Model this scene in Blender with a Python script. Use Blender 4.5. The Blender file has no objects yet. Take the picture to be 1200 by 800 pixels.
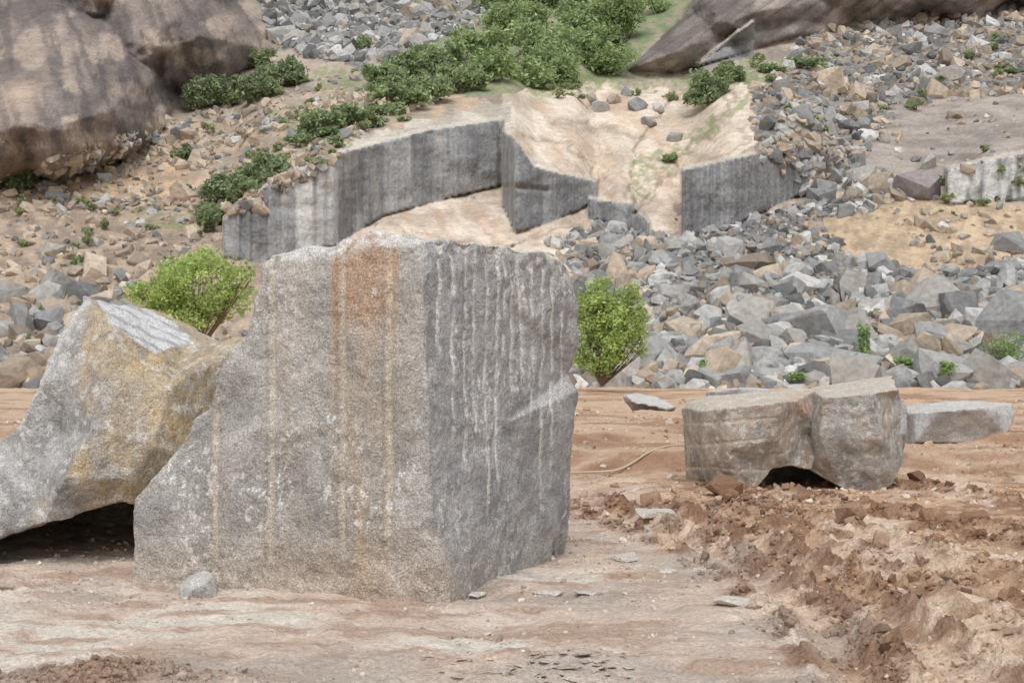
import bpy, bmesh, math, random
import numpy as np
from mathutils import Vector, geometry
from collections import Counter
random.seed(7); rng=np.random.default_rng(11)
F=1667.0; CH=1.7; HV=430.0
sc=bpy.context.scene
# ------------------------------------------------------------ helpers
def P(u,v,d): return ((u-600)*d/F, d, CH+(HV-v)*d/F)
def Pa(u,v,d): return np.stack([(u-600)*d/F, d, CH+(HV-v)*d/F],-1)
_perm=rng.permutation(256); _perm=np.concatenate([_perm,_perm,_perm])
_g=rng.normal(size=(256,3)); _g/=np.linalg.norm(_g,axis=1)[:,None]
def pn(p):
    i=np.floor(p).astype(np.int64); f=p-i; i&=255
    w=f*f*f*(f*(f*6-15)+10); out=0
    for a in (0,1):
        for b in (0,1):
            for c in (0,1):
                h=_perm[_perm[_perm[(i[:,0]+a)&255]+((i[:,1]+b)&255)]+((i[:,2]+c)&255)]
                g=_g[h]
                d=g[:,0]*(f[:,0]-a)+g[:,1]*(f[:,1]-b)+g[:,2]*(f[:,2]-c)
                ww=(w[:,0] if a else 1-w[:,0])*(w[:,1] if b else 1-w[:,1])*(w[:,2] if c else 1-w[:,2])
                out=out+d*ww
    return out*1.5
def fbm(p,s=1.0,o=4,seed=0.0,rough=0.5):
    p=np.asarray(p,float)*s+seed*17.31; a=1.0; r=0
    for k in range(o):
        r=r+a*pn(p); p=p*2.03+5.7; a*=rough
    return r
def f2(x,y,s=1.0,o=4,seed=0.0,rough=.5):
    return fbm(np.stack([x,y,np.zeros_like(x)+.37],-1),s,o,seed,rough)
def sstep(a,b,x):
    t=np.clip((x-a)/(b-a),0,1); return t*t*(3-2*t)
def lin(c):
    c=np.asarray(c,float)/255.0
    return np.where(c<=.04045,c/12.92,((c+.055)/1.055)**2.4)
def mixc(a,b,m): return a*(1-m[...,None])+b*m[...,None]
def inpoly(u,v,poly):
    r=np.zeros(u.shape,bool); n=len(poly)
    for k in range(n):
        x1,y1=poly[k]; x2,y2=poly[(k+1)%n]
        if y1==y2: continue
        c=((y1>v)!=(y2>v))&(u<(x2-x1)*(v-y1)/(y2-y1)+x1)
        r^=c
    return r
def dline(x,y,pts):
    r=np.full(x.shape,1e9)
    for (x1,y1),(x2,y2) in zip(pts[:-1],pts[1:]):
        dx,dy=x2-x1,y2-y1
        t=np.clip(((x-x1)*dx+(y-y1)*dy)/(dx*dx+dy*dy),0,1)
        r=np.minimum(r,np.hypot(x-x1-t*dx,y-y1-t*dy))
    return r
GAIN=1.42; DES=.88
def setcol(me,col):
    a=me.color_attributes.new('col','FLOAT_COLOR','POINT')
    lum=(col*np.array([.25,.6,.15])).sum(1,keepdims=True)
    col=(lum+(col-lum)*DES)*GAIN
    c=np.ones((len(col),4),np.float32); c[:,:3]=np.clip(col,0.004,.86)
    a.data.foreach_set('color',c.ravel())
def mkmesh(name,V,Fc,col=None,mats=(),smooth=False,midx=None):
    V=np.asarray(V,np.float32); me=bpy.data.meshes.new(name)
    Fc=np.asarray(Fc,np.int32); n=Fc.shape[1]
    me.vertices.add(len(V)); me.vertices.foreach_set('co',V.ravel())
    me.loops.add(Fc.size); me.loops.foreach_set('vertex_index',Fc.ravel())
    me.polygons.add(len(Fc))
    me.polygons.foreach_set('loop_start',np.arange(0,Fc.size,n,dtype=np.int32))
    me.polygons.foreach_set('loop_total',np.full(len(Fc),n,np.int32))
    if midx is not None: me.polygons.foreach_set('material_index',np.asarray(midx,np.int32))
    me.update(calc_edges=True)
    me.polygons.foreach_set('use_smooth',np.full(len(Fc),smooth,bool))
    if col is not None: setcol(me,col)
    for m in mats: me.materials.append(m)
    ob=bpy.data.objects.new(name,me); sc.collection.objects.link(ob)
    return ob
def gridfaces(nr,nc):
    i=np.arange(nr*nc).reshape(nr,nc)
    return np.stack([i[:-1,:-1],i[:-1,1:],i[1:,1:],i[1:,:-1]],-1).reshape(-1,4)
# ------------------------------------------------------------ materials
def mat(name,layers,bumps,rough=.9,transl=0.0,spec=.2):
    m=bpy.data.materials.new(name); m.use_nodes=True; nt=m.node_tree; N=nt.nodes; L=nt.links
    b=N['Principled BSDF']; b.inputs['Roughness'].default_value=rough
    b.inputs['Specular IOR Level'].default_value=spec
    at=N.new('ShaderNodeAttribute'); at.attribute_name='col'; cur=at.outputs['Color']
    tc=N.new('ShaderNodeTexCoord')
    for (kind,scale,lo,hi,p0,p1) in layers:
        if kind=='V':
            t=N.new('ShaderNodeTexVoronoi'); out=t.outputs['Distance']
        elif kind=='C':
            t=N.new('ShaderNodeTexVoronoi'); out=t.outputs['Color']
        else:
            t=N.new('ShaderNodeTexNoise'); t.inputs['Detail'].default_value=4; out=t.outputs[0]
        t.inputs['Scale'].default_value=scale
        L.new(tc.outputs['Object'],t.inputs['Vector'])
        mr=N.new('ShaderNodeMapRange'); mr.inputs[1].default_value=p0; mr.inputs[2].default_value=p1
        mr.inputs[3].default_value=lo; mr.inputs[4].default_value=hi
        L.new(out,mr.inputs[0])
        vm=N.new('ShaderNodeVectorMath'); vm.operation='SCALE'
        L.new(cur,vm.inputs[0]); L.new(mr.outputs[0],vm.inputs['Scale']); cur=vm.outputs[0]
    L.new(cur,b.inputs['Base Color'])
    nrm=None
    for (scale,dist,det) in bumps:
        t=N.new('ShaderNodeTexNoise'); t.inputs['Scale'].default_value=scale; t.inputs['Detail'].default_value=det
        t.inputs['Roughness'].default_value=.62
        L.new(tc.outputs['Object'],t.inputs['Vector'])
        bp=N.new('ShaderNodeBump'); bp.inputs['Distance'].default_value=dist; bp.inputs['Strength'].default_value=1
        L.new(t.outputs[0],bp.inputs['Height'])
        if nrm: L.new(nrm,bp.inputs['Normal'])
        nrm=bp.outputs[0]
    if nrm: L.new(nrm,b.inputs['Normal'])
    if transl>0:
        tr=N.new('ShaderNodeBsdfTranslucent'); L.new(cur,tr.inputs['Color'])
        mx=N.new('ShaderNodeMixShader'); mx.inputs[0].default_value=transl
        L.new(b.outputs[0],mx.inputs[1]); L.new(tr.outputs[0],mx.inputs[2])
        L.new(mx.outputs[0],N['Material Output'].inputs['Surface'])
    return m
M_gran=mat('granite',[('N',80,.70,1.30,.33,.67),('N',20,.86,1.14,.3,.7),('C',160,.80,1.20,0,1)],[(9,.06,6),(45,.025,5)])
M_soil=mat('soil',[('N',30,.85,1.15,.3,.7),('N',4,.9,1.1,.3,.7),('C',90,.88,1.12,0,1)],[(5,.07,6),(28,.045,6)])
M_hill=mat('hill',[('N',5,.84,1.16,.32,.68),('N',1.2,.86,1.14,.3,.7),('N',.12,.92,1.08,.3,.7)],[(.4,.5,7),(2.5,.2,6)])
M_rub=mat('rubble',[('N',3.5,.8,1.2,.3,.7),('N',.7,.88,1.12,.3,.7)],[(2.5,.12,6)])
M_clod=mat('clod',[('N',40,.8,1.2,.3,.7)],[(30,.03,5)])
M_leaf=mat('leaf',[],[],.6,.4)
M_bark=mat('bark',[('N',12,.7,1.2,.3,.7)],[(15,.03,4)])
# ------------------------------------------------------------ ground
def pix_ground(pts): return [((u-600)*(CH/(v-HV)),(CH*F/(v-HV))) for u,v in pts]
RUTS=[pix_ground(p) for p in (
 [(690,590),(800,632),(880,668),(960,720),(1010,790),(1030,850)],
 [(730,584),(850,626),(940,664),(1040,720),(1110,790),(1140,850)],
 [(820,596),(940,636),(1050,680),(1180,750),(1300,820)],
 [(900,600),(1030,632),(1150,668),(1320,730)],
 [(900,576),(1040,598),(1180,626),(1300,660)],
 [(1060,566),(1140,580),(1300,610)])]
def right_mask(x,y):
    line=pix_ground([(650,560),(720,620),(860,690),(930,750),(960,840)])
    xs=np.interp(y,[p[1] for p in line][::-1],[p[0] for p in line][::-1])
    n=f2(x,y,.9,4,3)
    return sstep(-.35,.45,(x-xs)/(0.07*y)*.35+n*.5)
def rutd_all(x,y):
    d=np.full(x.shape,9.)
    for r in RUTS: d=np.minimum(d,np.abs(dline(x,y,r)+f2(x,y,1.5,2,20)*.06-.30))
    return d
def Gz(x,y):
    x=np.asarray(x,float); y=np.asarray(y,float)
    n=f2(x,y,.25,3,1)
    e=y+n*1.6-np.clip(x-4,-4,6)*-.15
    z=.30*sstep(21.8,23.6,e)+.16*sstep(25.5,27.5,e+f2(x,y,.5,2,9))+.38*sstep(30,58,y)
    z=z+f2(x,y,.35,3,2)*.05*sstep(2,8,y)+f2(x,y,1.6,4,4,.6)*.026
    z=z+np.maximum(0,.12-np.abs(f2(x,y,1.1,3,14)))*-.10
    z=z+sstep(24,30,y)*f2(x,y,.3,4,12)*.10
    rm=right_mask(x,y)*(y<60)
    nn=f2(x,y,6.5,4,5,.65)
    z=z+rm*(np.maximum(nn,-.15)*.026+f2(x,y,2.0,2,18)*.012)
    # trampled, lightly pocked crust elsewhere
    z=z-(1-rm)*.018*sstep(.1,.4,f2(x,y,3.2,3,19))
    for k,r in enumerate(RUTS):
        d=dline(x,y,r)+f2(x,y,1.5,2,20)*.06
        z=z-.07*np.exp(-(d/.15)**2)+(.04+.05*np.maximum(nn,-.3))*np.exp(-((d-.28)/.08)**2)
        z=z+.014*np.sin(y*26+np.abs(d)*14)*np.exp(-(d/.15)**2)
    for (u,v,rx,ry,h) in ((115,800,.55,.35,.09),(600,775,1.0,.22,.04),(880,598,.5,.4,.10),(1000,628,.7,.4,.05),(40,700,1.2,.8,.05),(620,800,.8,.16,.04)):
        mx,my=pix_ground([(u,v)])[0]
        q=np.exp(-((x-mx)/rx)**2-((y-my)/ry)**2)
        z=z+q*h*(1+.8*f2(x,y,6,3,7))
    return z
MND=pix_ground([(115,800)])[0]
def gcol_xy(xf,yf):
    def K(*a): return np.broadcast_to(lin(a),(len(xf),3))
    rm=right_mask(xf,yf)
    c=K(198,177,160)
    c=mixc(c,K(212,196,181),sstep(.0,.5,f2(xf,yf,.8,4,30)))
    c=mixc(c,K(170,142,122),sstep(-.05,.45,f2(xf,yf*1.8,1.7,4,31))*.8)
    cr=mixc(K(190,157,127),K(156,120,93),sstep(-.1,.3,f2(xf,yf,2.2,4,32)))
    cr=mixc(cr,K(210,186,162),sstep(.05,.4,f2(xf,yf*.5,1.1,3,33))*.9)
    c=mixc(c,cr,rm)
    rd=rutd_all(xf,yf)
    c=mixc(c,K(132,98,74),np.exp(-(rd/.14)**2)*sstep(-.35,.2,f2(xf,yf,2.5,3,35))*.85)
    # damp greyish patch on the open ground in front of the block
    c=mixc(c,K(172,162,152),(1-rm)*sstep(.0,.4,f2(xf,yf,.55,3,36)+.35*np.exp(-((xf-1.2)/1.5)**2-((yf-10.5)/2.)**2))*.6)
    far=sstep(20,25,yf)
    cf=mixc(K(190,161,133),K(158,124,98),sstep(-.1,.4,f2(xf*.6,yf*1.5,.5,4,34)))
    c=mixc(c,cf,far*.9)
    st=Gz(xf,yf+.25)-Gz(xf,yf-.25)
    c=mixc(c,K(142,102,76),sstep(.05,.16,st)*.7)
    c=mixc(c,K(152,122,100),.9*np.exp(-((xf-MND[0])/.6)**2-((yf-MND[1])/.33)**2))
    return c
core=np.linspace(-.44,.44,580)
side=np.array([.5,.56,.64,.75,.9,1.1,1.5,2.2,4,8,20,100])
sl=np.concatenate([-side[::-1],core,side])
ys=np.concatenate([[-600,-200,-60,-20,-6,0,2,4,5.5],np.geomspace(6.5,26,460),np.geomspace(26.2,72,110),[80,100,150,300,700,1500]])
YY,SS=np.meshgrid(ys,sl,indexing='ij'); XX=SS*np.maximum(YY,5)
xf,yf=XX.ravel(),YY.ravel()
zf=Gz(xf,yf)
zf=np.where((np.abs(xf)>90)|(yf<0),zf*.2,zf)
mkmesh('ground',np.stack([xf,yf,zf],-1),gridfaces(len(ys),len(sl)),gcol_xy(xf,yf),[M_soil],True)
# ------------------------------------------------------------ hillside
KV=[-400,-160,-60,0,50,100,150,200,235,270,330,400,455,475,490]
KD=[330,222,170,146,129,115,103,92.5,86,80,71.5,64,58,56,55]
def D0(v): return np.interp(v,KV,KD)
LEDGES=[
 ([(262,258),(285,236),(330,208),(400,180),(500,154),(592,140)],[(262,300),(300,308),(350,294),(390,288),(450,252),(540,228),(592,216)],.01),
 ([(590,154),(602,162),(626,196),(655,204),(700,213),(702,214)],[(590,243),(604,272),(640,262),(690,240),(702,236)],.01),
 ([(690,234),(742,240),(760,262)],[(690,255),(735,268),(760,300)],.02),
 ([(800,200),(860,187),(920,172),(960,173),(992,184)],[(800,280),(860,264),(905,242),(965,216),(992,188)],.01),
 ([(1108,200),(1150,190),(1202,180),(1330,168)],[(1108,238),(1202,234),(1330,228)],.01),
 ([(818,78),(850,50),(884,26)],[(818,80),(860,70),(884,64)],.02),
 ([(-900,-300),(272,-300),(276,0),(322,58)],[(-900,215),(0,216),(35,205),(60,212),(100,200),(150,186),(195,150),(214,116),(270,92),(322,60)],.14),
 ([(735,80),(800,20),(840,-20),(1000,-30),(1200,-10),(1600,-100)],[(735,84),(790,84),(860,64),(900,50),(1000,28),(1100,24),(1250,6),(1600,-60)],.10),
]
DOME=[(-900,-400),(275,-400),(276,0),(322,58),(270,92),(214,116),(195,150),(150,186),(100,200),(60,212),(35,205),(0,216),(-900,215)]
DEDGE=[(276,-300),(276,0),(322,58),(270,92),(214,116),(195,150),(150,186),(100,200),(60,212),(35,205),(0,216),(-900,215)]
TR=[(735,82),(800,20),(840,-50),(1700,-200),(1700,0),(1250,9),(1100,26),(1000,30),(900,52),(860,66),(790,86)]
TEDGE=[(800,20),(735,82),(790,86),(860,66),(900,52),(1000,30),(1100,26),(1250,9),(1700,0)]
BUL=[(45,130,150,150,17),(222,-10,125,120,16),(-150,110,130,150,15),(22,150,34,44,19),(150,178,52,32,13),(265,60,60,44,13),(-60,190,90,50,15),(120,-60,90,90,17),
 (800,50,90,56,8),(900,10,105,54,11),(1010,-10,90,42,9),(1120,-20,80,40,9),(1240,-30,90,44,10)]
SLAB=[(590,110),(690,96),(800,110),(905,95),(930,120),(860,185),(800,200),(790,275),(640,300),(380,300),(450,250),(600,215),(595,150)]
BARE=[(960,190),(1060,120),(1120,108),(1500,80),(1500,160),(1200,182),(1110,200),(1050,240),(960,240)]
CR=[([(610,152),(660,165),(705,212)],.8),([(640,140),(720,150),(790,180)],.6),([(790,110),(745,175),(735,240)],.9),([(860,110),(800,190),(745,250)],.8),([(905,110),(870,160),(830,196)],.6),([(500,235),(560,215),(640,222)],.5),([(450,262),(520,285),(600,290)],.5),([(700,100),(690,150),(730,200)],.5),([(600,290),(660,262),(730,270)],.6)]
def depth(u,v):
    u=np.asarray(u,float); v=np.asarray(v,float)
    base=D0(v); D=base.copy(); fm=np.zeros(u.shape,bool)
    for k,(tp,bt,lean) in enumerate(LEDGES):
        ua,ub=tp[0][0],tp[-1][0]
        vt=np.interp(u,[p[0] for p in tp],[p[1] for p in tp]); vb=np.interp(u,[p[0] for p in bt],[p[1] for p in bt])
        fac=D0(vb)
        face=fac+(vb-v)*lean
        if k<5: face=face-.5*np.floor(np.abs(np.sin(u*.031+k*2))*3)/3*2
        ft=fac+(vb-vt)*lean
        ta=sstep(0,60,u-ua)*sstep(0,60,ub-u) if k in (3,4,5) else (sstep(0,60,u-ua) if k==0 else 1.0)
        if k==2: ta=sstep(0,40,u-ua)*sstep(0,40,ub-u)
        if k==1: ta=sstep(0,30,ub-u)
        ef=60.0 if k in (0,1,3) else 30.0
        up=base-(base-ft)*np.exp(-np.clip(vt-v,0,1e4)/ef)*np.where(vt-v>4,ta,1)
        d=np.where(v>=vt,face,up)
        ok=(u>=ua)&(u<=ub)&(v<=vb)
        D=np.where(ok,np.minimum(D,d),D)
        if k<6: fm|=ok&(v>=vt)
    q=np.stack([u/60,v/40,np.zeros_like(u)],-1)
    dm1=inpoly(u,v,DOME); dm2=inpoly(u,v,TR); dm=dm1|dm2; sb=inpoly(u,v,SLAB)|inpoly(u,v,BARE)
    amp=np.where(dm,.6,np.where(sb,.45,1.0)); amp=np.where(fm,.3,amp)
    D=D+fbm(q,1,4,1)*1.3*(base/100)*amp
    sw=np.zeros_like(D)
    wu=u+fbm(np.stack([u/50,v/50,v*0],-1),1,3,15)*14; wv=v+fbm(np.stack([u/50,v/50,v*0],-1),1,3,16)*14
    for (a,b,ra,rb,h) in BUL:
        r=((wu-a)/ra)**2+((wv-b)/rb)**2
        sw=np.maximum(sw,h*np.sqrt(np.clip(1-r,0,1)))
    tap=np.where(dm1,np.sqrt(np.clip(dline(u,v,DEDGE)/60,0,1)),np.sqrt(np.clip(dline(u,v,TEDGE)/40,0,1)))
    D=D-np.where(dm,sw*tap,0)
    for pts,h in CR: D=D+np.where(sb,h*np.exp(-(dline(u,v,pts)/3.0)**2),0)
    return D
uu=np.concatenate([np.linspace(-1800,-260,50),np.arange(-250,1450,2.5),np.linspace(1455,3000,50)])
vv=np.concatenate([np.array([490,480,472]),np.arange(466,-60,-2.1),np.linspace(-64,-400,40)])
VV,UU=np.meshgrid(vv,uu,indexing='ij'); u=UU.ravel(); v=VV.ravel()
D=depth(u,v)
W=Pa(u,v,D)
nu=u+fbm(np.stack([u/25,v/18,v*0],-1),1,3,7)*12; nv=v+fbm(np.stack([u/25,v/18,v*0],-1),1,3,8)*9
def C(*a): return np.broadcast_to(lin(a),(len(u),3))
def n2(sx,sy,seed,o=4): return fbm(np.stack([u/sx,v/sy,v*0],-1),1,o,seed)
c=mixc(C(168,153,138),C(136,125,114),sstep(-.3,.5,n2(40,25,9)))
def paint(poly,a,b,sx=30,sy=20,seed=0,exact=False,op=1.0):
    global c
    m=inpoly(u if exact else nu, v if exact else nv, poly).astype(float)*op
    cc=mixc(C(*a),C(*b),sstep(-.35,.45,n2(sx,sy,seed)))
    c=mixc(c,cc,m)
paint([(-900,150),(120,185),(200,150),(240,190),(230,250),(-900,260)],(190,162,132),(158,136,114),seed=40)
paint([(200,130),(480,90),(600,130),(480,165),(330,200),(240,240)],(152,138,122),(178,156,134),seed=41)
paint([(280,-60),(620,-60),(560,45),(450,72),(380,72),(320,50)],(136,134,132),(108,106,104),8,6,42)
paint([(520,0),(600,0),(560,60),(500,70),(440,80)],(180,162,142),(146,138,122),seed=60)
paint([(440,-80),(860,-80),(830,0),(760,60),(700,110),(560,110),(400,110),(520,60)],(116,128,92),(144,138,114),14,10,43)
paint([(-900,215),(250,240),(262,300),(400,300),(640,300),(640,470),(-900,470)],(168,148,128),(138,122,108),20,14,44)
paint(SLAB,(200,184,166),(174,158,141),60,26,45)
paint([(480,140),(600,118),(610,150),(480,165),(400,185),(380,180)],(188,179,166),(160,151,139),seed=46)
paint([(880,110),(960,30),(1500,-40),(1500,110),(1200,110),(1000,200),(890,190)],(134,127,121),(110,104,98),10,8,47)
paint(BARE,(158,147,138),(134,125,118),60,10,48)
paint([(640,300),(800,275),(1000,235),(1500,235),(1500,470),(640,470)],(124,120,115),(100,96,92),12,9,49)
paint([(950,250),(1010,236),(1500,232),(1500,300),(1120,322),(990,300)],(182,159,130),(156,136,112),14,10,50)
paint([(755,350),(860,335),(900,370),(850,410),(770,400)],(154,145,134),(134,127,118),8,6,51)
paint(TR,(128,118,112),(104,96,92),40,20,52,True)
m=inpoly(u,v,TR).astype(float)
c=mixc(c,C(158,145,134),m*sstep(.0,.4,fbm(np.stack([(u+v*1.2)/40,v/70,v*0],-1),1,4,63))*.6)
c=mixc(c,C(86,80,78),m*sstep(.05,.4,fbm(np.stack([(u+v*1.4)/14,v/90,v*0],-1),1,4,64))*.6)
m=inpoly(u,v,DOME).astype(float)
cc=mixc(C(132,120,112),C(106,98,94),sstep(-.3,.4,n2(40,50,53)))
cc=mixc(cc,C(156,140,127),sstep(.1,.5,n2(50,34,54))*.85)
cc=mixc(cc,C(82,76,75),sstep(.0,.4,fbm(np.stack([(u-v*.3)/14,v/60,v*0],-1),1,5,55,.6))*.6)
cc=mixc(cc,C(166,145,122),sstep(165,215,v+n2(40,30,65)*40)*.55)
cc=mixc(cc,C(178,156,137),np.exp(-((u-22)/22)**2-((v-112)/18)**2)*.8)
c=mixc(c,cc,m)
for k,(tp,bt,lean) in enumerate(LEDGES[:6]):
    vt=np.interp(u,[p[0] for p in tp],[p[1] for p in tp]); vb=np.interp(u,[p[0] for p in bt],[p[1] for p in bt])
    m=((u>=tp[0][0])&(u<=tp[-1][0])&(v>=vt-1)&(v<=vb+1)).astype(float)
    st=fbm(np.stack([u/30,v/200,v*0+k],-1),1,3,56)
    cc=mixc(C(138,138,138),C(116,116,117),sstep(-.3,.4,st))
    cc=mixc(cc,C(90,89,89),(np.exp(-((((u+n2(40,300,76,2)*4)/6.2)%1-.5)/.16)**2))*.30*sstep(-.5,.1,n2(22,50,67)))
    if k==0:
        cc=mixc(cc,C(180,179,177),((u>346)&(u<367)).astype(float)*.85); cc=mixc(cc,C(164,163,161),((u>372)&(u<397)).astype(float)*.75)
        cc=mixc(cc,C(102,98,95),((u>400)&(u<445)).astype(float)*.5*sstep(-.2,.3,st))
        cc=mixc(cc,C(160,150,138),sstep(.2,.5,n2(14,90,57,3))*.35)
    if k in(3,4):
        cc=mixc(cc,C(98,96,97),(((u/7.5)%1)<.34).astype(float)*.5*sstep(-.6,0,n2(20,30,66)))
    if k==4: cc=mixc(cc,C(190,188,184),sstep(-.1,.2,n2(18,90,58,3))*.7)
    c=mixc(c,cc,m)
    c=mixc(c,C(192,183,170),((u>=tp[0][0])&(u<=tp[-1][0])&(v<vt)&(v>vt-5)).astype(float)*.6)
m=inpoly(u,v,[(400,250),(600,215),(600,110),(800,110),(800,275),(640,300),(400,300)])
for k,(tp,bt,lean) in enumerate(LEDGES[:4]):
    vt=np.interp(u,[p[0] for p in tp],[p[1] for p in tp]); vb=np.interp(u,[p[0] for p in bt],[p[1] for p in bt])
    m&=~((u>=tp[0][0])&(u<=tp[-1][0])&(v>=vt-1)&(v<=vb+1))
c=mixc(c,C(178,148,120),m*sstep(.0,.4,fbm(np.stack([(u-v*.9)/16,v/60,v*0],-1),1,4,59))*.5)
c=mixc(c,C(216,205,190),m*sstep(.0,.5,fbm(np.stack([(u-v*.8)/30,v/40,v*0],-1),1,4,61))*.45)
for pts,h in CR: c=mixc(c,C(126,112,96),np.exp(-(dline(nu,nv,pts)/2.0)**2)*.8*h)
for poly in ([(560,92),(770,84),(780,104),(600,112)],[(860,70),(985,58),(985,76),(870,96)],[(735,195),(790,170),(880,100),(892,108),(800,190),(750,235)],[(370,80),(450,80),(440,120),(360,112)],[(150,230),(230,250),(230,275),(150,262)],[(780,90),(860,80),(900,92),(800,110)],[(300,120),(420,130),(420,170),(330,180)]):
    m=inpoly(nu,nv,poly)*sstep(-.25,.2,n2(7,5,62,3))
    c=mixc(c,C(122,134,86),m*.65)
mkmesh('hillside',W,gridfaces(len(vv),len(uu)),c,[M_hill],True)
# ------------------------------------------------------------ loose rock scatter
def rockvar(n,box=.8):
    p=rng.uniform(-1,1,(n,3)); p/=np.abs(p).max(axis=1)[:,None]**box
    p*=rng.uniform(.82,1,(n,1))
    bm=bmesh.new()
    for q in p: bm.verts.new(q)
    r=bmesh.ops.convex_hull(bm,input=bm.verts)
    bmesh.ops.delete(bm,geom=[e for e in r['geom_interior'] if isinstance(e,bmesh.types.BMVert)],context='VERTS')
    bmesh.ops.triangulate(bm,faces=bm.faces)
    bm.verts.index_update()
    V=np.array([x.co[:] for x in bm.verts]); Fc=np.array([[x.index for x in f.verts] for f in bm.faces]); bm.free()
    return V,Fc
VARS=[rockvar(int(rng.integers(12,24)),.95) for _ in range(16)]
def scatter(name,pos,size,col,m,flat=.65,tilt=1.0):
    Vs=[];Fs=[];Cs=[];off=0; n=len(pos)
    kind=rng.integers(0,len(VARS),n)
    for k,(V,Fc) in enumerate(VARS):
        idx=np.where(kind==k)[0]
        if len(idx)==0: continue
        s=size[idx,None]*np.stack([rng.uniform(.7,1.25,len(idx)),rng.uniform(.6,1.0,len(idx)),rng.uniform(flat*.6,flat*1.2,len(idx))],-1)*.5
        q=rng.normal(size=(len(idx),4))*np.array([1,tilt*.35,tilt*.35,1]); q/=np.linalg.norm(q,axis=1)[:,None]
        w,x,y,z=q.T
        R=np.stack([1-2*(y*y+z*z),2*(x*y-z*w),2*(x*z+y*w),2*(x*y+z*w),1-2*(x*x+z*z),2*(y*z-x*w),2*(x*z-y*w),2*(y*z+x*w),1-2*(x*x+y*y)],-1).reshape(-1,3,3)
        X=np.einsum('nij,nvj->nvi',R,V[None]*s[:,None,:])+pos[idx][:,None,:]
        Vs.append(X.reshape(-1,3)); Cs.append(np.repeat(col[idx],len(V),0))
        Fs.append((Fc[None]+(np.arange(len(idx))*len(V))[:,None,None]+off).reshape(-1,3)); off+=len(idx)*len(V)
    return mkmesh(name,np.concatenate(Vs),np.concatenate(Fs),np.concatenate(Cs),[m],False)
def samp(poly,n,seed=0,cl=None):
    px=[p[0] for p in poly]; py=[p[1] for p in poly]; U=[];Vv=[]; tot=0
    while tot<n:
        a=rng.uniform(min(px),max(px),n*3); b=rng.uniform(min(py),max(py),n*3)
        k=inpoly(a,b,poly)
        if cl is not None: k&=(fbm(np.stack([a/40,b/25,b*0],-1),1,3,seed)>cl)
        U.append(a[k]);Vv.append(b[k]);tot+=k.sum()
    return np.concatenate(U)[:n],np.concatenate(Vv)[:n]
GR=[(152,151,149),(138,138,137),(122,122,122),(104,104,103),(174,172,169),(146,142,136)]
BR=[(164,148,130),(148,134,118),(132,120,107),(176,160,141)]
def pal(n,pb):
    g=np.array([lin(x) for x in GR]); b=np.array([lin(x) for x in BR])
    m=rng.random(n)<pb
    r=g[rng.integers(0,len(g),n)]; r2=b[rng.integers(0,len(b),n)]
    return np.where(m[:,None],r2,r)*rng.uniform(.76,1.12,(n,1))
def rub(name,specs):
    PP=[];SZ=[];CC_=[]
    for (poly,n,s0,s1,v0,v1,pb,cl) in specs:
        a,b=samp(poly,n,len(poly),cl)
        d=depth(a,b)
        px=np.interp(b,[v0,v1],[s0,s1])*np.exp(rng.normal(0,.48,n))
        s=px*d/F*1.15
        p=Pa(a,b,d); p[:,2]+=s*.06
        PP.append(p);SZ.append(s);CC_.append(pal(n,pb))
    return scatter(name,np.concatenate(PP),np.concatenate(SZ),np.concatenate(CC_),M_rub,.8)
LR=[(640,300),(700,290),(770,296),(840,288),(900,250),(960,250),(990,300),(1100,322),(1200,300),(1450,290),(1450,458),(640,458)]
rub('rubble_pile',[
 (LR,5200,7,15,240,455,.22,None),
 ([(840,300),(1000,310),(1450,330),(1450,458),(690,458)],560,16,28,300,455,.12,None),
 ([(640,290),(690,265),(800,280),(960,236),(1060,232),(1010,250),(900,262),(800,300)],600,7,10,230,300,.2,None),
 ([(1000,240),(1450,232),(1450,310),(1100,320)],260,5,9,230,320,.6,None)])
rub('scree_slope',[
 ([(880,110),(960,30),(1450,-10),(1450,110),(1200,112),(1060,125),(1000,200),(890,190)],2500,6,10,0,200,.45,None),
 ([(960,150),(1060,120),(1120,108),(1450,90),(1450,190),(1110,200),(1000,240)],150,5,10,100,240,.6,None),
 ([(900,190),(1000,190),(1100,235),(960,240)],160,9,12,190,240,.3,None),
 ([(1020,26),(1450,-10),(1450,20),(1000,60)],300,7,8,0,60,.5,None)])
rub('scree_slope',[
 ([(285,-60),(620,-60),(560,30),(450,72),(380,72),(320,50)],2600,8,9,0,80,.12,None)])
rub('rubble_field',[
 ([(-300,235),(250,240),(262,300),(180,330),(300,400),(640,400),(640,300),(680,300),(680,458),(-300,458)],1800,6,15,240,450,.72,None),
 ([(-300,330),(150,340),(150,458),(-300,458)],200,16,26,330,458,.45,None),
 ([(200,140),(450,100),(420,170),(300,250),(60,250),(-100,240)],1200,5,8,100,250,.75,-.1),
 ([(100,170),(420,80),(560,60),(520,120),(300,215)],400,5,8,100,250,.7,None),
 ([(-300,225),(150,192),(250,240),(-300,245)],160,5,8,100,250,.75,None)])
L=[(1072,228,3.0),(22,385,2.0),(60,300,1.6),(210,160,1.8),(985,100,1.8),(918,118,1.6),(1185,292,2.4),(1172,322,1.7),(962,235,1.9),(705,130,1.6),(760,145,1.4),(790,165,1.4),(975,440,1.9),(1010,442,1.6),(900,442,1.7),(1130,350,1.6),(1060,395,1.6),(8,350,1.8),(1000,115,1.9),(1040,100,1.7),(940,140,1.7),(720,120,1.4),(748,128,1.6),(690,118,1.1),(770,130,1.4),(735,112,1.2)]
a=np.array([p[0] for p in L],float); b=np.array([p[1] for p in L],float); d=depth(a,b); s=np.array([p[2] for p in L])
p=Pa(a,b,d); p[:,2]+=s*.1
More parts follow.
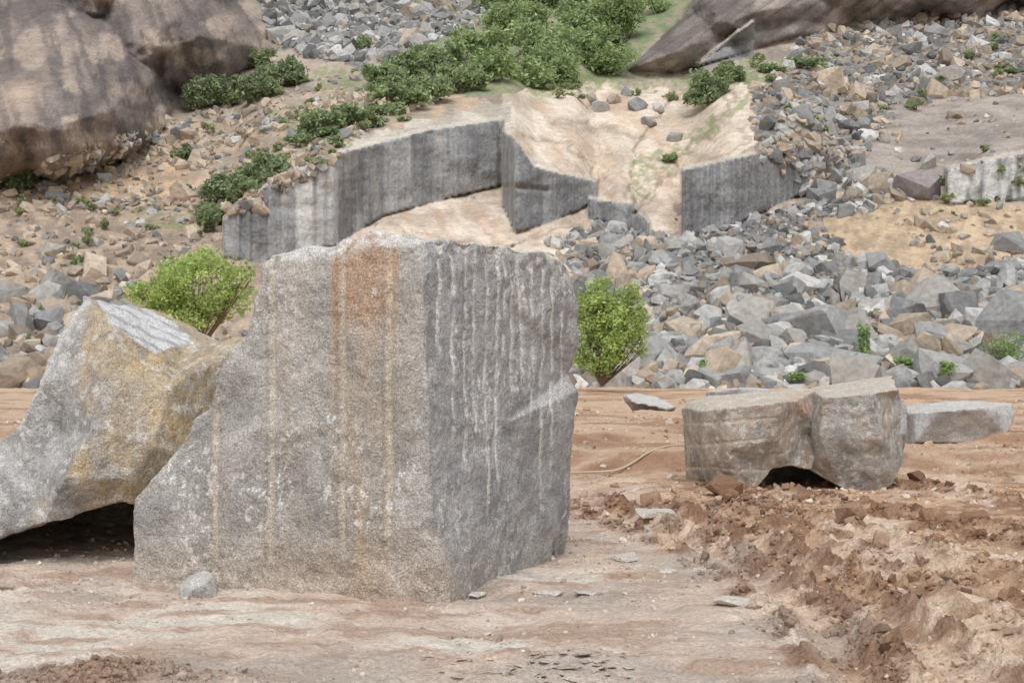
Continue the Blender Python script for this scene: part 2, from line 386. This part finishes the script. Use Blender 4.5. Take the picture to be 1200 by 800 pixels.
scatter('fallen_blocks',p,s,np.maximum(pal(len(L),.3),.2),M_rub,.85,.6)
# ------------------------------------------------------------ clods + gravel on ground
def on_ground(n,fn):
    X=[];Y=[];t=0
    while t<n:
        y=7*np.exp(rng.uniform(0,1,n*2)*math.log(45/7.)); x=y*rng.uniform(-.5,.5,n*2)
        k=rng.random(n*2)<fn(x,y); X.append(x[k]);Y.append(y[k]);t+=k.sum()
    return np.concatenate(X)[:n],np.concatenate(Y)[:n]
def fcl(x,y): return np.clip(np.exp(-(rutd_all(x,y)/.12)**2)*(f2(x,y,1.2,3,72)>-.1)+.14*(f2(x,y,.9,3,70)>.12)*right_mask(x,y),0,1)
x,y=on_ground(8500,fcl); s=np.exp(rng.normal(math.log(.028),.6,len(x)))*np.clip(y/12,.6,1.6)
cc=gcol_xy(x,y)*rng.uniform(.6,.95,(len(x),1))
scatter('soil_clods',np.stack([x,y,Gz(x,y)+s*.08],-1),s,cc,M_clod,.8)
n=900; x=rng.normal(MND[0],.42,n); y=rng.normal(MND[1],.17,n); s=np.exp(rng.normal(math.log(.024),.5,n))
scatter('soil_clods',np.stack([x,y,Gz(x,y)+s*.05],-1),s,gcol_xy(x,y)*rng.uniform(.6,1.,(n,1)),M_clod,.8)
n=500; mx,my=pix_ground([(880,598)])[0]; x=rng.normal(mx,.4,n); y=rng.normal(my,.3,n); s=np.exp(rng.normal(math.log(.045),.5,n))
scatter('soil_clods',np.stack([x,y,Gz(x,y)+s*.05],-1),s,gcol_xy(x,y)*rng.uniform(.5,.8,(n,1)),M_clod,.8)
x,y=on_ground(9500,lambda x,y:.15+.85*(f2(x,y,1.2,3,71)>.0)); s=np.exp(rng.normal(math.log(.019),.55,len(x)))*np.clip(y/11,.7,2)
cc=mixc(np.broadcast_to(lin((212,198,184)),(len(x),3)),np.broadcast_to(lin((140,126,114)),(len(x),3)),rng.random(len(x)))
scatter('gravel',np.stack([x,y,Gz(x,y)+s*.06],-1),s,cc,M_clod,.7)
n=140; x=[];y=[]
for q in range(n):
    a,b=pix_ground([(random.gauss(650,60),random.uniform(758,812))])[0]; x.append(a);y.append(b)
x=np.array(x);y=np.array(y); s=rng.uniform(.03,.15,n)
scatter('soil_crust_plates',np.stack([x,y,Gz(x,y)+.004],-1),s,gcol_xy(x,y)*rng.uniform(.95,1.15,(n,1)),M_soil,.12,.12)
x=[];y=[];s=[]
for (uu_,v_,ss) in ((770,608,.6),(735,612,.4),(865,705,.3),(735,655,.35),(690,690,.2),(640,690,.22),(820,665,.22),(92,684,.1),(782,668,.13),(560,690,.2)):
    a,b=pix_ground([(uu_,v_)])[0];x.append(a);y.append(b);s.append(ss)
x=np.array(x);y=np.array(y);s=np.array(s)
scatter('stone_chips',np.stack([x,y,Gz(x,y)+.01],-1),s,np.broadcast_to(lin((196,188,178)),(len(x),3)),M_gran,.2,.08)
# ------------------------------------------------------------ big stones
def big(name,outline,ridges,yb,voxel,amp,colfn,groove=None,smooth_it=2,under=.75,hollow=0):
    pts=[(Vector((p[0],p[1])),p[2]) for p in outline]; n=len(pts)
    edges=[(i,(i+1)%n) for i in range(n)]
    for r in ridges:
        for k,p in enumerate(r):
            pts.append((Vector((p[0],p[1])),p[2]))
            if k>0: edges.append((len(pts)-2,len(pts)-1))
    res=geometry.delaunay_2d_cdt([p[0] for p in pts],edges,[],0,1e-3,True)
    vo,_,fo,ov=res[0],res[1],res[2],res[3]
    cen=np.array([[sum(vo[i][0] for i in f)/3,sum(vo[i][1] for i in f)/3] for f in fo])
    ins=inpoly(cen[:,0],cen[:,1],[(p[0],p[1]) for p in outline])
    fo=[f for f,k in zip(fo,ins) if k]
    bm=bmesh.new(); fr=[];bk=[];md_=[]
    for i,q in enumerate(vo):
        d=pts[min(ov[i])][1] if len(ov[i]) else np.mean([p[1] for p in pts])
        X=P(q[0],q[1],d); fr.append(bm.verts.new(X))
        low=X[2]<under
        Y=max(X[1]+.35,yb)
        md_.append(bm.verts.new((X[0],Y-hollow,X[2]+(.12 if low and X[2]>.05 else 0))) if hollow else None)
        bk.append(bm.verts.new((X[0],Y+(0.0 if not hollow else .05),-.25 if low else X[2]-.03)))
    cnt=Counter()
    for f in fo:
        bm.faces.new([fr[i] for i in f]); bm.faces.new([bk[i] for i in reversed(f)])
        for a in range(3): cnt[frozenset((f[a],f[(a+1)%3]))]+=1
    for e,k in cnt.items():
        if k==1:
            a,b=tuple(e)
            if hollow: bm.faces.new([fr[a],fr[b],md_[b],md_[a]]); bm.faces.new([md_[a],md_[b],bk[b],bk[a]])
            else: bm.faces.new([fr[a],fr[b],bk[b],bk[a]])
    loose=[x for x in bm.verts if not x.link_faces]; bmesh.ops.delete(bm,geom=loose,context='VERTS')
    bmesh.ops.recalc_face_normals(bm,faces=bm.faces)
    me=bpy.data.meshes.new(name+'_src'); bm.to_mesh(me); bm.free()
    ob=bpy.data.objects.new(name+'_src',me); sc.collection.objects.link(ob)
    md=ob.modifiers.new('r','REMESH'); md.mode='VOXEL'; md.voxel_size=voxel
    ms=ob.modifiers.new('s','SMOOTH'); ms.iterations=smooth_it; ms.factor=.5
    dg=bpy.context.evaluated_depsgraph_get(); ev=bpy.data.meshes.new_from_object(ob.evaluated_get(dg))
    bpy.data.objects.remove(ob)
    nv_=len(ev.vertices); co=np.empty(nv_*3,np.float32); ev.vertices.foreach_get('co',co); co=co.reshape(-1,3).astype(float)
    no=np.empty(nv_*3,np.float32); ev.vertices.foreach_get('normal',no); no=no.reshape(-1,3)
    un=600+co[:,0]*F/co[:,1]; vn=HV-(co[:,2]-CH)*F/co[:,1]
    a=fbm(co,1.3,3,80)*1.0; b=fbm(co,5,4,81,.6); r=1-np.abs(fbm(co,2.2,3,82))*2
    disp=amp*(a*.9+b*.5+ r*.25*(r>0))
    if groove is not None: disp=disp+groove(un,vn,co,no)
    co2=co+no*disp[:,None]
    ev.vertices.foreach_set('co',co2.astype(np.float32).ravel())
    ev.update(); ev.name=name
    ev.polygons.foreach_set('use_smooth',np.ones(len(ev.polygons),bool))
    setcol(ev,colfn(un,vn,co2,no)); ev.materials.clear(); ev.materials.append(M_gran)
    o=bpy.data.objects.new(name,ev); sc.collection.objects.link(o); return o
def CC(n,*a): return np.broadcast_to(lin(a),(n,3))
BLK=[(155,692,11.05),(156,640,11.1),(160,584,11.15),(176,562,11.15),(190,546,11.15),(214,520,11.1),(230,492,11.15),(246,480,11.15),(256,448,11.15),(272,410,11.15),(290,392,11.15),(297,352,11.1),(306,330,11.1),(306,312,11.1),(320,298,11.1),(342,294,11.05),(362,288,11.0),(392,289,10.95),(404,280,10.95),(424,278,10.9),(436,271,10.9),(458,276,10.9),(482,274,10.85),(496,281,10.8),(530,280,11.0),(560,287,11.3),(584,286,11.6),(612,294,11.9),(634,296,12.15),(650,306,12.4),(664,318,12.6),(672,336,12.65),(677,362,12.7),(674,404,12.7),(663,438,12.8),(675,460,12.7),(670,500,12.7),(660,560,12.7),(652,620,12.6),(642,662,12.55),(600,676,11.8),(548,700,10.95),(525,708,10.5),(480,710,10.55),(400,706,10.7),(300,702,10.85),(215,697,10.95)]
RID=[[(496,281,10.8),(496,330,10.62),(499,430,10.55),(503,520,10.5),(507,600,10.45),(525,708,10.5)],[(507,600,10.45),(530,655,10.62),(548,700,10.95)],
 [(330,330,10.98),(335,480,10.9),(330,640,10.85)],[(430,330,10.78),(425,500,10.72),(430,640,10.62)],[(220,560,11.05),(230,640,10.95)],[(580,340,11.55),(585,500,11.5),(580,620,11.4)],
 [(344,304,10.98),(392,298,10.88),(440,288,10.82),(484,290,10.75)]]
GL=[(318,300,655,4.2,.02),(402,285,645,4.5,.022),(456,285,645,4.5,.022),(253,480,675,3.8,.018),(184,570,690,3.8,.012)]
GRt=[(514,300,420),(530,290,520),(545,300,560),(556,295,540),(570,295,610),(582,300,575),(590,300,430),(599,300,470),(609,305,450),(622,310,500),(634,315,600),(645,320,560),(657,330,470)]
def groove(un,vn,co,no):
    front=(no[:,1]<-.2)
    d=np.zeros(len(un))
    for (gu,a,b,wd,dp) in GL: d-=dp*np.exp(-(((un-gu)/wd)**2)**1.5)*sstep(a-8,a+4,vn)*(1-sstep(b-10,b+10,vn))
    for (gu,a,b) in GRt: d-=.008*np.exp(-((un-gu)/1.9)**2)*sstep(a-8,a+4,vn)*(1-sstep(b-25,b+10,vn))
    # chipped rim along the top
    tl=np.interp(un,[300,335,400,440,500,560,610,645,670],[305,293,286,275,282,286,292,302,318])
    d-=.05*np.clip(fbm(co,7,3,130),0,1)*(1-sstep(6,30,vn-tl))
    return d*front
def blkcol(un,vn,co,no):
    n=len(un); front=(no[:,1]<-.15)
    right=sstep(-4,6,un-np.interp(vn,[280,430,600,700],[496,499,507,540]))
    c=mixc(CC(n,170,166,161),CC(n,146,143,139),sstep(-.3,.4,fbm(co,2,4,100)))
    c=mixc(c,CC(n,160,160,160),right*.9)
    c=mixc(c,CC(n,136,136,137),right*sstep(-.2,.5,fbm(co,3,4,101))*.7)
    vs=np.stack([un/14,vn/140,un*0],-1)
    warm=np.exp(-((un-428)/46)**2)*.55+np.exp(-((un-330)/30)**2)*.26+np.exp(-((un-255)/12)**2)*.25
    warm=warm*(1-right)*(.7+.8*fbm(vs,1,3,102))
    c=mixc(c,CC(n,177,155,129),np.clip(warm,0,.75)*front)
    fade=1-sstep(300,420,vn+30*fbm(np.stack([un/10,vn/60,un*0],-1),1,3,104))
    or_=sstep(386,396,un)*(1-sstep(456,472,un))*fade*(.65+.6*np.clip(fbm(co,4,4,103)+.3,0,1))
    c=mixc(c,CC(n,172,132,98),np.clip(or_,0,1)*.85*front)
    ss=np.exp(-((un-393)/4)**2)+.6*np.exp(-((un-463)/3.5)**2)
    c=mixc(c,CC(n,178,142,104),np.clip(ss,0,1)*sstep(280,300,vn)*(1-sstep(360,560,vn))*.45)
    for (gu,a,b,wd,dp) in GL[:4]:
        m=np.exp(-(((un-gu)/(wd*.95))**2)**1.5)*sstep(a-5,a+5,vn)*(1-sstep(b-8,b+8,vn))
        c=mixc(c,CC(n,194,183,163),m*.7*(.75+.35*fbm(np.stack([un*0,vn/30,un*0+gu],-1),1,3,109)))
        m=np.exp(-((un-gu+wd*1.5)/1.6)**2)*sstep(a-5,a+5,vn)*(1-sstep(b-8,b+8,vn))
        c=mixc(c,CC(n,112,104,96),m*.35)
    for (gu,a,b) in GRt:
        m=np.exp(-((un-gu)/1.5)**2)*sstep(a-8,a+4,vn)*(1-sstep(b-40,b+10,vn))
        m=m*sstep(-.7,.0,fbm(np.stack([un/40,vn/18,un*0+gu],-1),1,3,105))
        c=mixc(c,CC(n,206,204,200),m)
    bm_=sstep(.30,.44,fbm(co*np.array([1.4,1.4,.8]),13,4,106,.65))*sstep(.0,.3,fbm(co,1.6,2,107)+.05)
    c=mixc(c,CC(n,208,206,202),bm_*.7)
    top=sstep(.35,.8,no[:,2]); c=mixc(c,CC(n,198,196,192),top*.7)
    edge=(1-sstep(4,24,vn-np.interp(un,[300,335,400,440,500,560,610,645,670],[305,293,286,275,282,286,292,302,318])))*sstep(-.25,.2,fbm(co,7,3,108))
    c=mixc(c,CC(n,206,203,199),edge*.75)
    c=mixc(c,CC(n,180,161,140),sstep(600,690,vn)*.5*(1-right*.6))
    return c
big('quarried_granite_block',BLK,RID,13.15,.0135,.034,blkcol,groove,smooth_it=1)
LB=[(-160,676,12.2),(-150,560,12.6),(-60,530,12.8),(0,516,12.7),(22,498,12.5),(45,452,12.6),(70,400,12.8),(92,362,12.9),(103,351,13.0),(130,357,13.5),(165,371,13.8),(205,390,14.0),(222,402,13.7),(250,400,13.3),(282,396,13.2),(310,400,13.3),(310,600,13.3),(230,598,12.8),(158,592,12.3),(140,587,12.2),(118,592,12.2),(95,601,12.2),(50,614,12.1),(0,628,12.0),(-60,640,12.0),(-110,678,12.0)]
LR_=[[(103,351,13.0),(132,382,12.5),(182,413,12.7),(222,402,13.7)],[(132,382,12.5),(118,440,12.2),(108,500,12.0),(75,560,11.9),(50,614,12.1)],[(22,498,12.5),(70,505,12.65),(108,500,12.0)],[(70,505,12.65),(40,560,12.35),(0,590,12.0)],[(200,450,12.4),(180,520,12.15),(150,560,12.1)],[(45,452,12.6),(85,440,12.5)]]
def lbcol(un,vn,co,no):
    n=len(un)
    c=mixc(CC(n,168,165,162),CC(n,142,140,138),sstep(-.3,.4,fbm(co,2.5,4,110)))
    w=sstep(-10,14,un-np.interp(vn,[350,440,500,560,620],[100,90,100,60,30]))
    w=w*sstep(-.85,.0,fbm(co,2,4,111)+(un-120)/300)
    c=mixc(c,mixc(CC(n,182,163,132),CC(n,162,145,123),sstep(-.2,.4,fbm(co,5,4,112))),w*.85)
    c=mixc(c,CC(n,188,154,100),w*sstep(.3,.55,fbm(co,3,4,113))*.45)
    c=mixc(c,CC(n,202,200,196),sstep(.25,.5,fbm(co,9,4,114,.65))*.6)
    tp=inpoly(un,vn,[(103,340),(132,383),(182,413),(228,404),(205,380),(150,350)])*1.0
    fl=mixc(CC(n,214,213,212),CC(n,172,172,174),sstep(.3,.8,np.sin((un*.5-vn)*.55+fbm(co,4,2,116)*1.5)))
    c=mixc(c,fl,tp*.92)
    c=mixc(c,CC(n,198,196,192),(1-sstep(2,9,dline(un,vn,[(22,498),(45,452),(70,400),(92,362),(103,351)])))*.7)
    return c
big('granite_boulder',LB,LR_,15.8,.02,.035,lbcol,hollow=.8,smooth_it=1)
# leaning pair of cut stones: flat faces meeting at crisp arrises
R1=[(820,482,19.6),(824,473,20.0),(838,465,20.5),(900,460,20.8),(935,455,21),(958,455,20.9),(962,505,20.2),(952,551,19.95),(925,545,19.7),(905,549,19.6),(886,572,19.4),(864,582,19.3),(843,574,19.3),(830,545,19.4),(823,510,19.5)]
R1r=[[(820,482,19.6),(850,478,19.0),(916,471,19.1),(932,470,19.6),(958,455,20.9)],[(916,471,19.1),(910,510,19.2),(905,549,19.6)],[(850,478,19.0),(852,530,19.0),(864,582,19.3)],[(932,470,19.6),(940,510,20.0),(925,545,19.7)]]
def r1col(un,vn,co,no):
    n=len(un)
    c=mixc(CC(n,168,160,150),CC(n,142,136,129),sstep(-.3,.4,fbm(co,3,4,120)))
    c=mixc(c,CC(n,162,140,120),sstep(.05,.35,fbm(co,1.8,4,121)+.1)*.45)
    for (a,b) in ((496,490),(522,514),(548,552)):
        vl=np.interp(un,[820,905],[a,b]); m=np.exp(-((vn-vl)/1.5)**2)*(un<912)
        c=mixc(c,CC(n,200,190,174),m*.7)
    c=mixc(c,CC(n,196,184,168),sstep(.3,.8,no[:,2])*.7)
    c=mixc(c,CC(n,178,136,102),np.exp(-((un-940)/14)**2-((vn-474)/14)**2)*.6)
    c=mixc(c,CC(n,190,164,140),sstep(555,570,vn+fbm(co,4,3,125)*12)*.5)
    c=mixc(c,CC(n,202,199,194),sstep(.3,.5,fbm(co,8,4,126,.65))*.5)
    return c
def r1g(un,vn,co,no):
    d=0
    for (a,b) in ((496,490),(522,514),(548,552)):
        vl=np.interp(un,[820,905],[a,b]); d=d-.015*np.exp(-((vn-vl)/1.7)**2)*(un<912)
    return d-.05*np.clip(fbm(co,3.5,3,131)-.1,0,1)
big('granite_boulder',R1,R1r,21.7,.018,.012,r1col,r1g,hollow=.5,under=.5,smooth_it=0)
R2=[(952,458,20.9),(965,453,21.0),(1000,448,21.1),(1047,440,21.3),(1057,468,20.7),(1058,540,20.5),(1046,568,20.2),(1024,580,20.0),(1000,577,20.0),(985,570,20.0),(965,560,20.1),(945,548,20.2),(948,500,20.1)]
R2r=[[(952,458,20.9),(966,466,19.7),(1022,461,19.6),(1057,456,20.4)],[(966,466,19.7),(960,510,19.75),(965,560,20.1)],[(1022,461,19.6),(1032,515,19.6),(1024,580,20.0)]]
def r2col(un,vn,co,no):
    n=len(un)
    c=mixc(CC(n,164,161,156),CC(n,140,138,134),sstep(-.3,.4,fbm(co,3,4,122)))
    c=mixc(c,CC(n,168,146,126),sstep(.0,.35,fbm(co,1.6,4,123))*.4)
    c=mixc(c,CC(n,200,198,194),sstep(.3,.5,fbm(co,8,4,127,.65))*.5)
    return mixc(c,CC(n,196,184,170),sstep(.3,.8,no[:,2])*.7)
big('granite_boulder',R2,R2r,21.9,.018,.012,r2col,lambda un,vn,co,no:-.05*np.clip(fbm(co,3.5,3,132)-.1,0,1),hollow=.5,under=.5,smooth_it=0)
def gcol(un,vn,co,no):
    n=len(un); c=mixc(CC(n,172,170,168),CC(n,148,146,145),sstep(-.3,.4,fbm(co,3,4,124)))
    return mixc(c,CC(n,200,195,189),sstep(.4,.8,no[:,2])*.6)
big('granite_block',[(1071,484,26),(1090,473,26.4),(1140,470,26.6),(1187,472,26.5),(1189,490,26.2),(1180,508,26),(1184,518,26),(1072,518,25.8)],
    [[(1071,484,26),(1100,482,25.6),(1150,478,25.6),(1187,472,26.5)]],27.5,.03,.02,gcol,smooth_it=0)
big('granite_block',[(838,458,23.5),(870,454,23.8),(905,456,23.8),(905,490,23.5),(838,490,23.5)],[],24.6,.03,.03,gcol)
big('granite_block',[(1046,470,23.2),(1060,466,23.4),(1064,480,23.4),(1063,508,23.2),(1040,508,23.2)],[],24.0,.03,.03,gcol)
big('granite_slab',[(734,464,38),(745,460,39),(772,466,38.5),(794,476,37),(780,479,36.5),(742,472,37)],[],39.5,.05,.03,gcol)
big('granite_chip',[(209,686,10.75),(222,674,10.8),(240,667,10.85),(251,673,10.8),(255,704,10.55),(213,706,10.55)],[[(209,686,10.75),(226,690,10.5),(240,684,10.5),(251,673,10.8)]],10.95,.008,.004,gcol,smooth_it=0)
# ------------------------------------------------------------ plants
def tube(p0,p1,r0,r1,n=6):
    p0=np.array(p0);p1=np.array(p1);d=p1-p0;d=d/np.linalg.norm(d)
    a=np.cross(d,[.3,.9,.2]);a/=np.linalg.norm(a);b=np.cross(d,a)
    t=np.arange(n)*2*math.pi/n; ring=np.cos(t)[:,None]*a+np.sin(t)[:,None]*b
    V=np.concatenate([p0+ring*r0,p1+ring*r1]); i=np.arange(n);j=(i+1)%n
    return V,np.stack([i,j,j+n,i+n],-1)
def plant(name,base,blobs,nleaf,ls,ca,cb,trunk_r=.06,stemn=8,sub=10,roots=None,spread=.14):
    Vs=[];Fs=[];Cs=[];Mi=[];off=0
    def add(V,Fc,c,mi):
        nonlocal off
        Vs.append(V);Fs.append(Fc+off);Cs.append(c);Mi.append(np.full(len(Fc),mi));off+=len(V)
    for bi,bl in enumerate(blobs):
        ctr=np.array(bl[:3]); r=np.array(bl[3:])
        root=np.array(base if roots is None else roots[bi],float)
        for k in range(stemn):
            e=ctr+rng.normal(size=3)*r*.45; mid=(root*.55+e*.45)+rng.normal(size=3)*r*.08
            for (q0,q1,a0,a1) in ((root,mid,trunk_r,trunk_r*.6),(mid,e,trunk_r*.6,trunk_r*.15)):
                V,Fc=tube(q0,q1,a0,a1); add(V,Fc,np.broadcast_to(lin((105,90,72)),(len(V),3)),0)
    tot=sum(b[3]*b[4]*b[5] for b in blobs)
    for bl in blobs:
        n=max(60,int(nleaf*bl[3]*bl[4]*bl[5]/tot)); ctr=np.array(bl[:3]); r=np.array(bl[3:])
        nc=max(sub,6); cd=rng.normal(size=(nc*4,3)); cd/=np.linalg.norm(cd,axis=1)[:,None]
        cd=cd*rng.uniform(.3,1.15,(nc*4,1))**.6; cc_=ctr+cd*r*.92; cw=rng.uniform(.72,1.25,nc*4)
        k=rng.integers(0,nc*4,n); pos=cc_[k]+rng.normal(size=(n,3))*r*spread
        nr=rng.normal(size=(n,3))+np.array([0,-.3,.9]); nr/=np.linalg.norm(nr,axis=1)[:,None]
        t=np.cross(nr,rng.normal(size=(n,3))); t/=np.linalg.norm(t,axis=1)[:,None]; b=np.cross(nr,t)
        s=ls*rng.uniform(.6,1.3,(n,1))
        V=np.stack([pos-t*s,pos-b*s*.45,pos+t*s,pos+b*s*.45],1).reshape(-1,3)
        Fc=np.arange(n*4).reshape(n,4)
        m=rng.random(n); col=lin(ca)*(1-m[:,None])+lin(cb)*m[:,None]; col=col*cw[k][:,None]*rng.uniform(.8,1.2,(n,1))
        add(V,Fc,np.repeat(col,4,0),1)
    return mkmesh(name,np.concatenate(Vs),np.concatenate(Fs),np.concatenate(Cs),[M_bark,M_leaf],False,np.concatenate(Mi))
def blob(u,v,d,rpx,rpy,dep=1.0):
    x,y,z=P(u,v,d); return (x,y,z,rpx*d/F,rpx*d/F*dep,rpy*d/F)
YA,YB=(134,154,80),(174,192,112)
plant('bush',P(232,412,50),[blob(232,335,50,50,38),blob(182,345,50,36,22),blob(278,338,49.5,24,30),blob(245,306,50.5,24,18),blob(205,318,50.3,22,18),blob(215,370,49.8,50,22),blob(160,338,50,14,9),blob(290,318,49.6,10,12)],15000,.075,YA,YB,.045,5,16)
plant('bush',P(705,452,51),[blob(708,372,51,34,32),blob(744,378,51,18,32),blob(690,362,51,18,30),blob(700,415,51,28,26),blob(738,343,51,15,13),blob(703,332,51,16,10),blob(750,410,51,12,12),blob(722,400,50.6,22,26)],12500,.075,YA,YB,.045,5,16)
SH=[(235,128,28,36),(282,112,18,22),(305,118,28,32),(330,102,30,28),(270,125,22,16),(300,80,20,20),(345,98,16,18),
 (375,160,28,26),(410,148,26,22),(350,172,14,12),(395,172,12,10),
 (250,262,20,24),(245,272,14,26),(268,240,26,28),(300,220,28,24),(320,205,20,20),(285,232,22,22),
 (18,222,22,28),(212,188,12,16),(105,318,16,16),(95,312,12,10),
 (470,130,34,28),(500,122,30,32),(540,110,30,30),(450,104,26,24),(480,92,36,30),(520,84,34,30),(425,58,10,14),(455,135,22,14),
 (580,96,40,34),(625,104,40,34),(660,98,40,38),(700,88,40,44),(600,70,44,36),(640,62,44,38),(690,58,46,44),(735,48,34,50),(560,70,32,30),
 (590,34,34,28),(640,34,42,32),(700,26,46,34),(620,8,42,30),(660,-4,52,32),(740,6,42,42),(575,12,26,22),(770,16,18,18),
 (828,124,24,32),(850,98,24,18),(1000,14,14,14),(905,86,22,10),(940,80,22,10),(435,150,14,10),
 (785,190,10,8),(1100,215,12,8)]
SH=[(a,b,w*1.1,h*1.15) for (a,b,w,h) in SH]
SM=[]
for poly,n in (([(230,120),(560,60),(500,140),(300,230),(180,250)],44),([(780,80),(1000,60),(980,80),(800,120)],14),([(0,240),(240,240),(240,290),(0,300)],14),([(640,100),(780,96),(800,120),(640,118)],8),([(1060,190),(1200,160),(1200,240),(1080,240)],8),([(900,130),(1180,40),(1190,90),(960,180)],14),([(0,290),(140,300),(130,400),(0,420)],8)):
    a,b=samp(poly,n)
    for i in range(n): SM.append((a[i],b[i],rng.uniform(6,14),rng.uniform(6,14)))
def grp(name,lst,nl,ls,ca,cb,nb=6):
    bl=[];ro=[]
    for (a,b,w,h) in lst:
        dd=float(depth(np.array([float(a)]),np.array([float(b)]))[0])
        for k in range(nb):
            bl.append(blob(a+rng.uniform(-.65,.65)*w,b-h*rng.uniform(.2,.78),dd+rng.uniform(-.6,.6),w*rng.uniform(.3,.55),h*rng.uniform(.24,.42)))
            ro.append(P(a,b,dd))
    return plant(name,None,bl,nl,ls,ca,cb,.05,1,5,ro,.2)
GA,GB=(112,128,92),(148,162,118)
grp('shrub_thicket',SH[:7],16000,.17,GA,GB)
grp('shrub_thicket',SH[7:11],8500,.16,GA,GB)
grp('shrub_thicket',SH[11:17],15000,.15,GA,GB)
grp('shrub_thicket',SH[17:21],5500,.16,GA,GB)
grp('shrub_thicket',SH[21:29],24000,.18,GA,(158,174,124))
grp('shrub_thicket',SH[29:46],66000,.2,(116,136,92),(160,177,121))
grp('shrub_thicket',SH[46:],9500,.17,GA,GB)
grp('scrub',SM,15000,.13,(120,134,94),(156,164,118),3)
for (a,b,w,h) in ((1013,425,13,54),(1185,432,34,46),(1112,446,16,24),(1062,432,18,14),(935,446,14,10),(830,440,16,20),(1150,418,12,16)):
    dd=float(depth(np.array([float(a)]),np.array([float(b)]))[0])-1.0
    plant('weed',P(a,b,dd),[blob(a+rng.uniform(-.3,.3)*w,b-h*q,dd,w*.6,h*.28) for q in (.3,.5,.72)],1600,.06,(118,144,90),(158,182,116),.02,4,6)
# ------------------------------------------------------------ hose lying across the ground
cu=bpy.data.curves.new('hose','CURVE'); cu.dimensions='3D'; cu.bevel_depth=.018; cu.bevel_resolution=3
hp=[(664,556),(700,553),(730,553),(765,549),(800,545),(832,545)]
sp=cu.splines.new('NURBS'); sp.points.add(len(hp)-1)
for k,(a,b) in enumerate(hp):
    x,y=pix_ground([(a,b+1)])[0]; sp.points[k].co=(x,y,float(Gz(np.array([x]),np.array([y]))[0])+.05,1)
sp.use_endpoint_u=True; sp.order_u=3
mh=bpy.data.materials.new('hose'); mh.use_nodes=True; mh.node_tree.nodes['Principled BSDF'].inputs['Base Color'].default_value=(.6,.5,.36,1)
ho=bpy.data.objects.new('hose',cu); sc.collection.objects.link(ho); cu.materials.append(mh)
# ------------------------------------------------------------ camera, light
cd=bpy.data.cameras.new('camera'); cd.sensor_width=36; cd.lens=36*F/1200; cd.shift_y=(HV-400)/1200; cd.clip_end=4000
cam=bpy.data.objects.new('camera',cd); cam.location=(0,0,CH); cam.rotation_euler=(math.pi/2,0,0); sc.collection.objects.link(cam); sc.camera=cam
S=Vector((-.02,-.6,1.0)).normalized(); el=math.asin(S.z); az=math.atan2(S.x,S.y)
w=bpy.data.worlds.new('World'); sc.world=w; w.use_nodes=True; nt=w.node_tree
sky=nt.nodes.new('ShaderNodeTexSky'); sky.sky_type='NISHITA'; sky.sun_disc=False; sky.sun_elevation=el; sky.sun_rotation=az
sky.air_density=1.0; sky.dust_density=2.0; sky.ozone_density=1.0
hs=nt.nodes.new('ShaderNodeHueSaturation'); hs.inputs['Saturation'].default_value=.16
nt.links.new(sky.outputs[0],hs.inputs['Color']); nt.links.new(hs.outputs[0],nt.nodes['Background'].inputs['Color'])
nt.nodes['Background'].inputs['Strength'].default_value=.15
sd=bpy.data.lights.new('sun','SUN'); sd.energy=1.5; sd.angle=math.radians(42); sd.color=(1,.99,.975)
so=bpy.data.objects.new('sun',sd); so.rotation_euler=(-S).to_track_quat('-Z','Y').to_euler(); sc.collection.objects.link(so)
sc.view_settings.view_transform='Standard'; sc.view_settings.look='None'; sc.view_settings.exposure=0
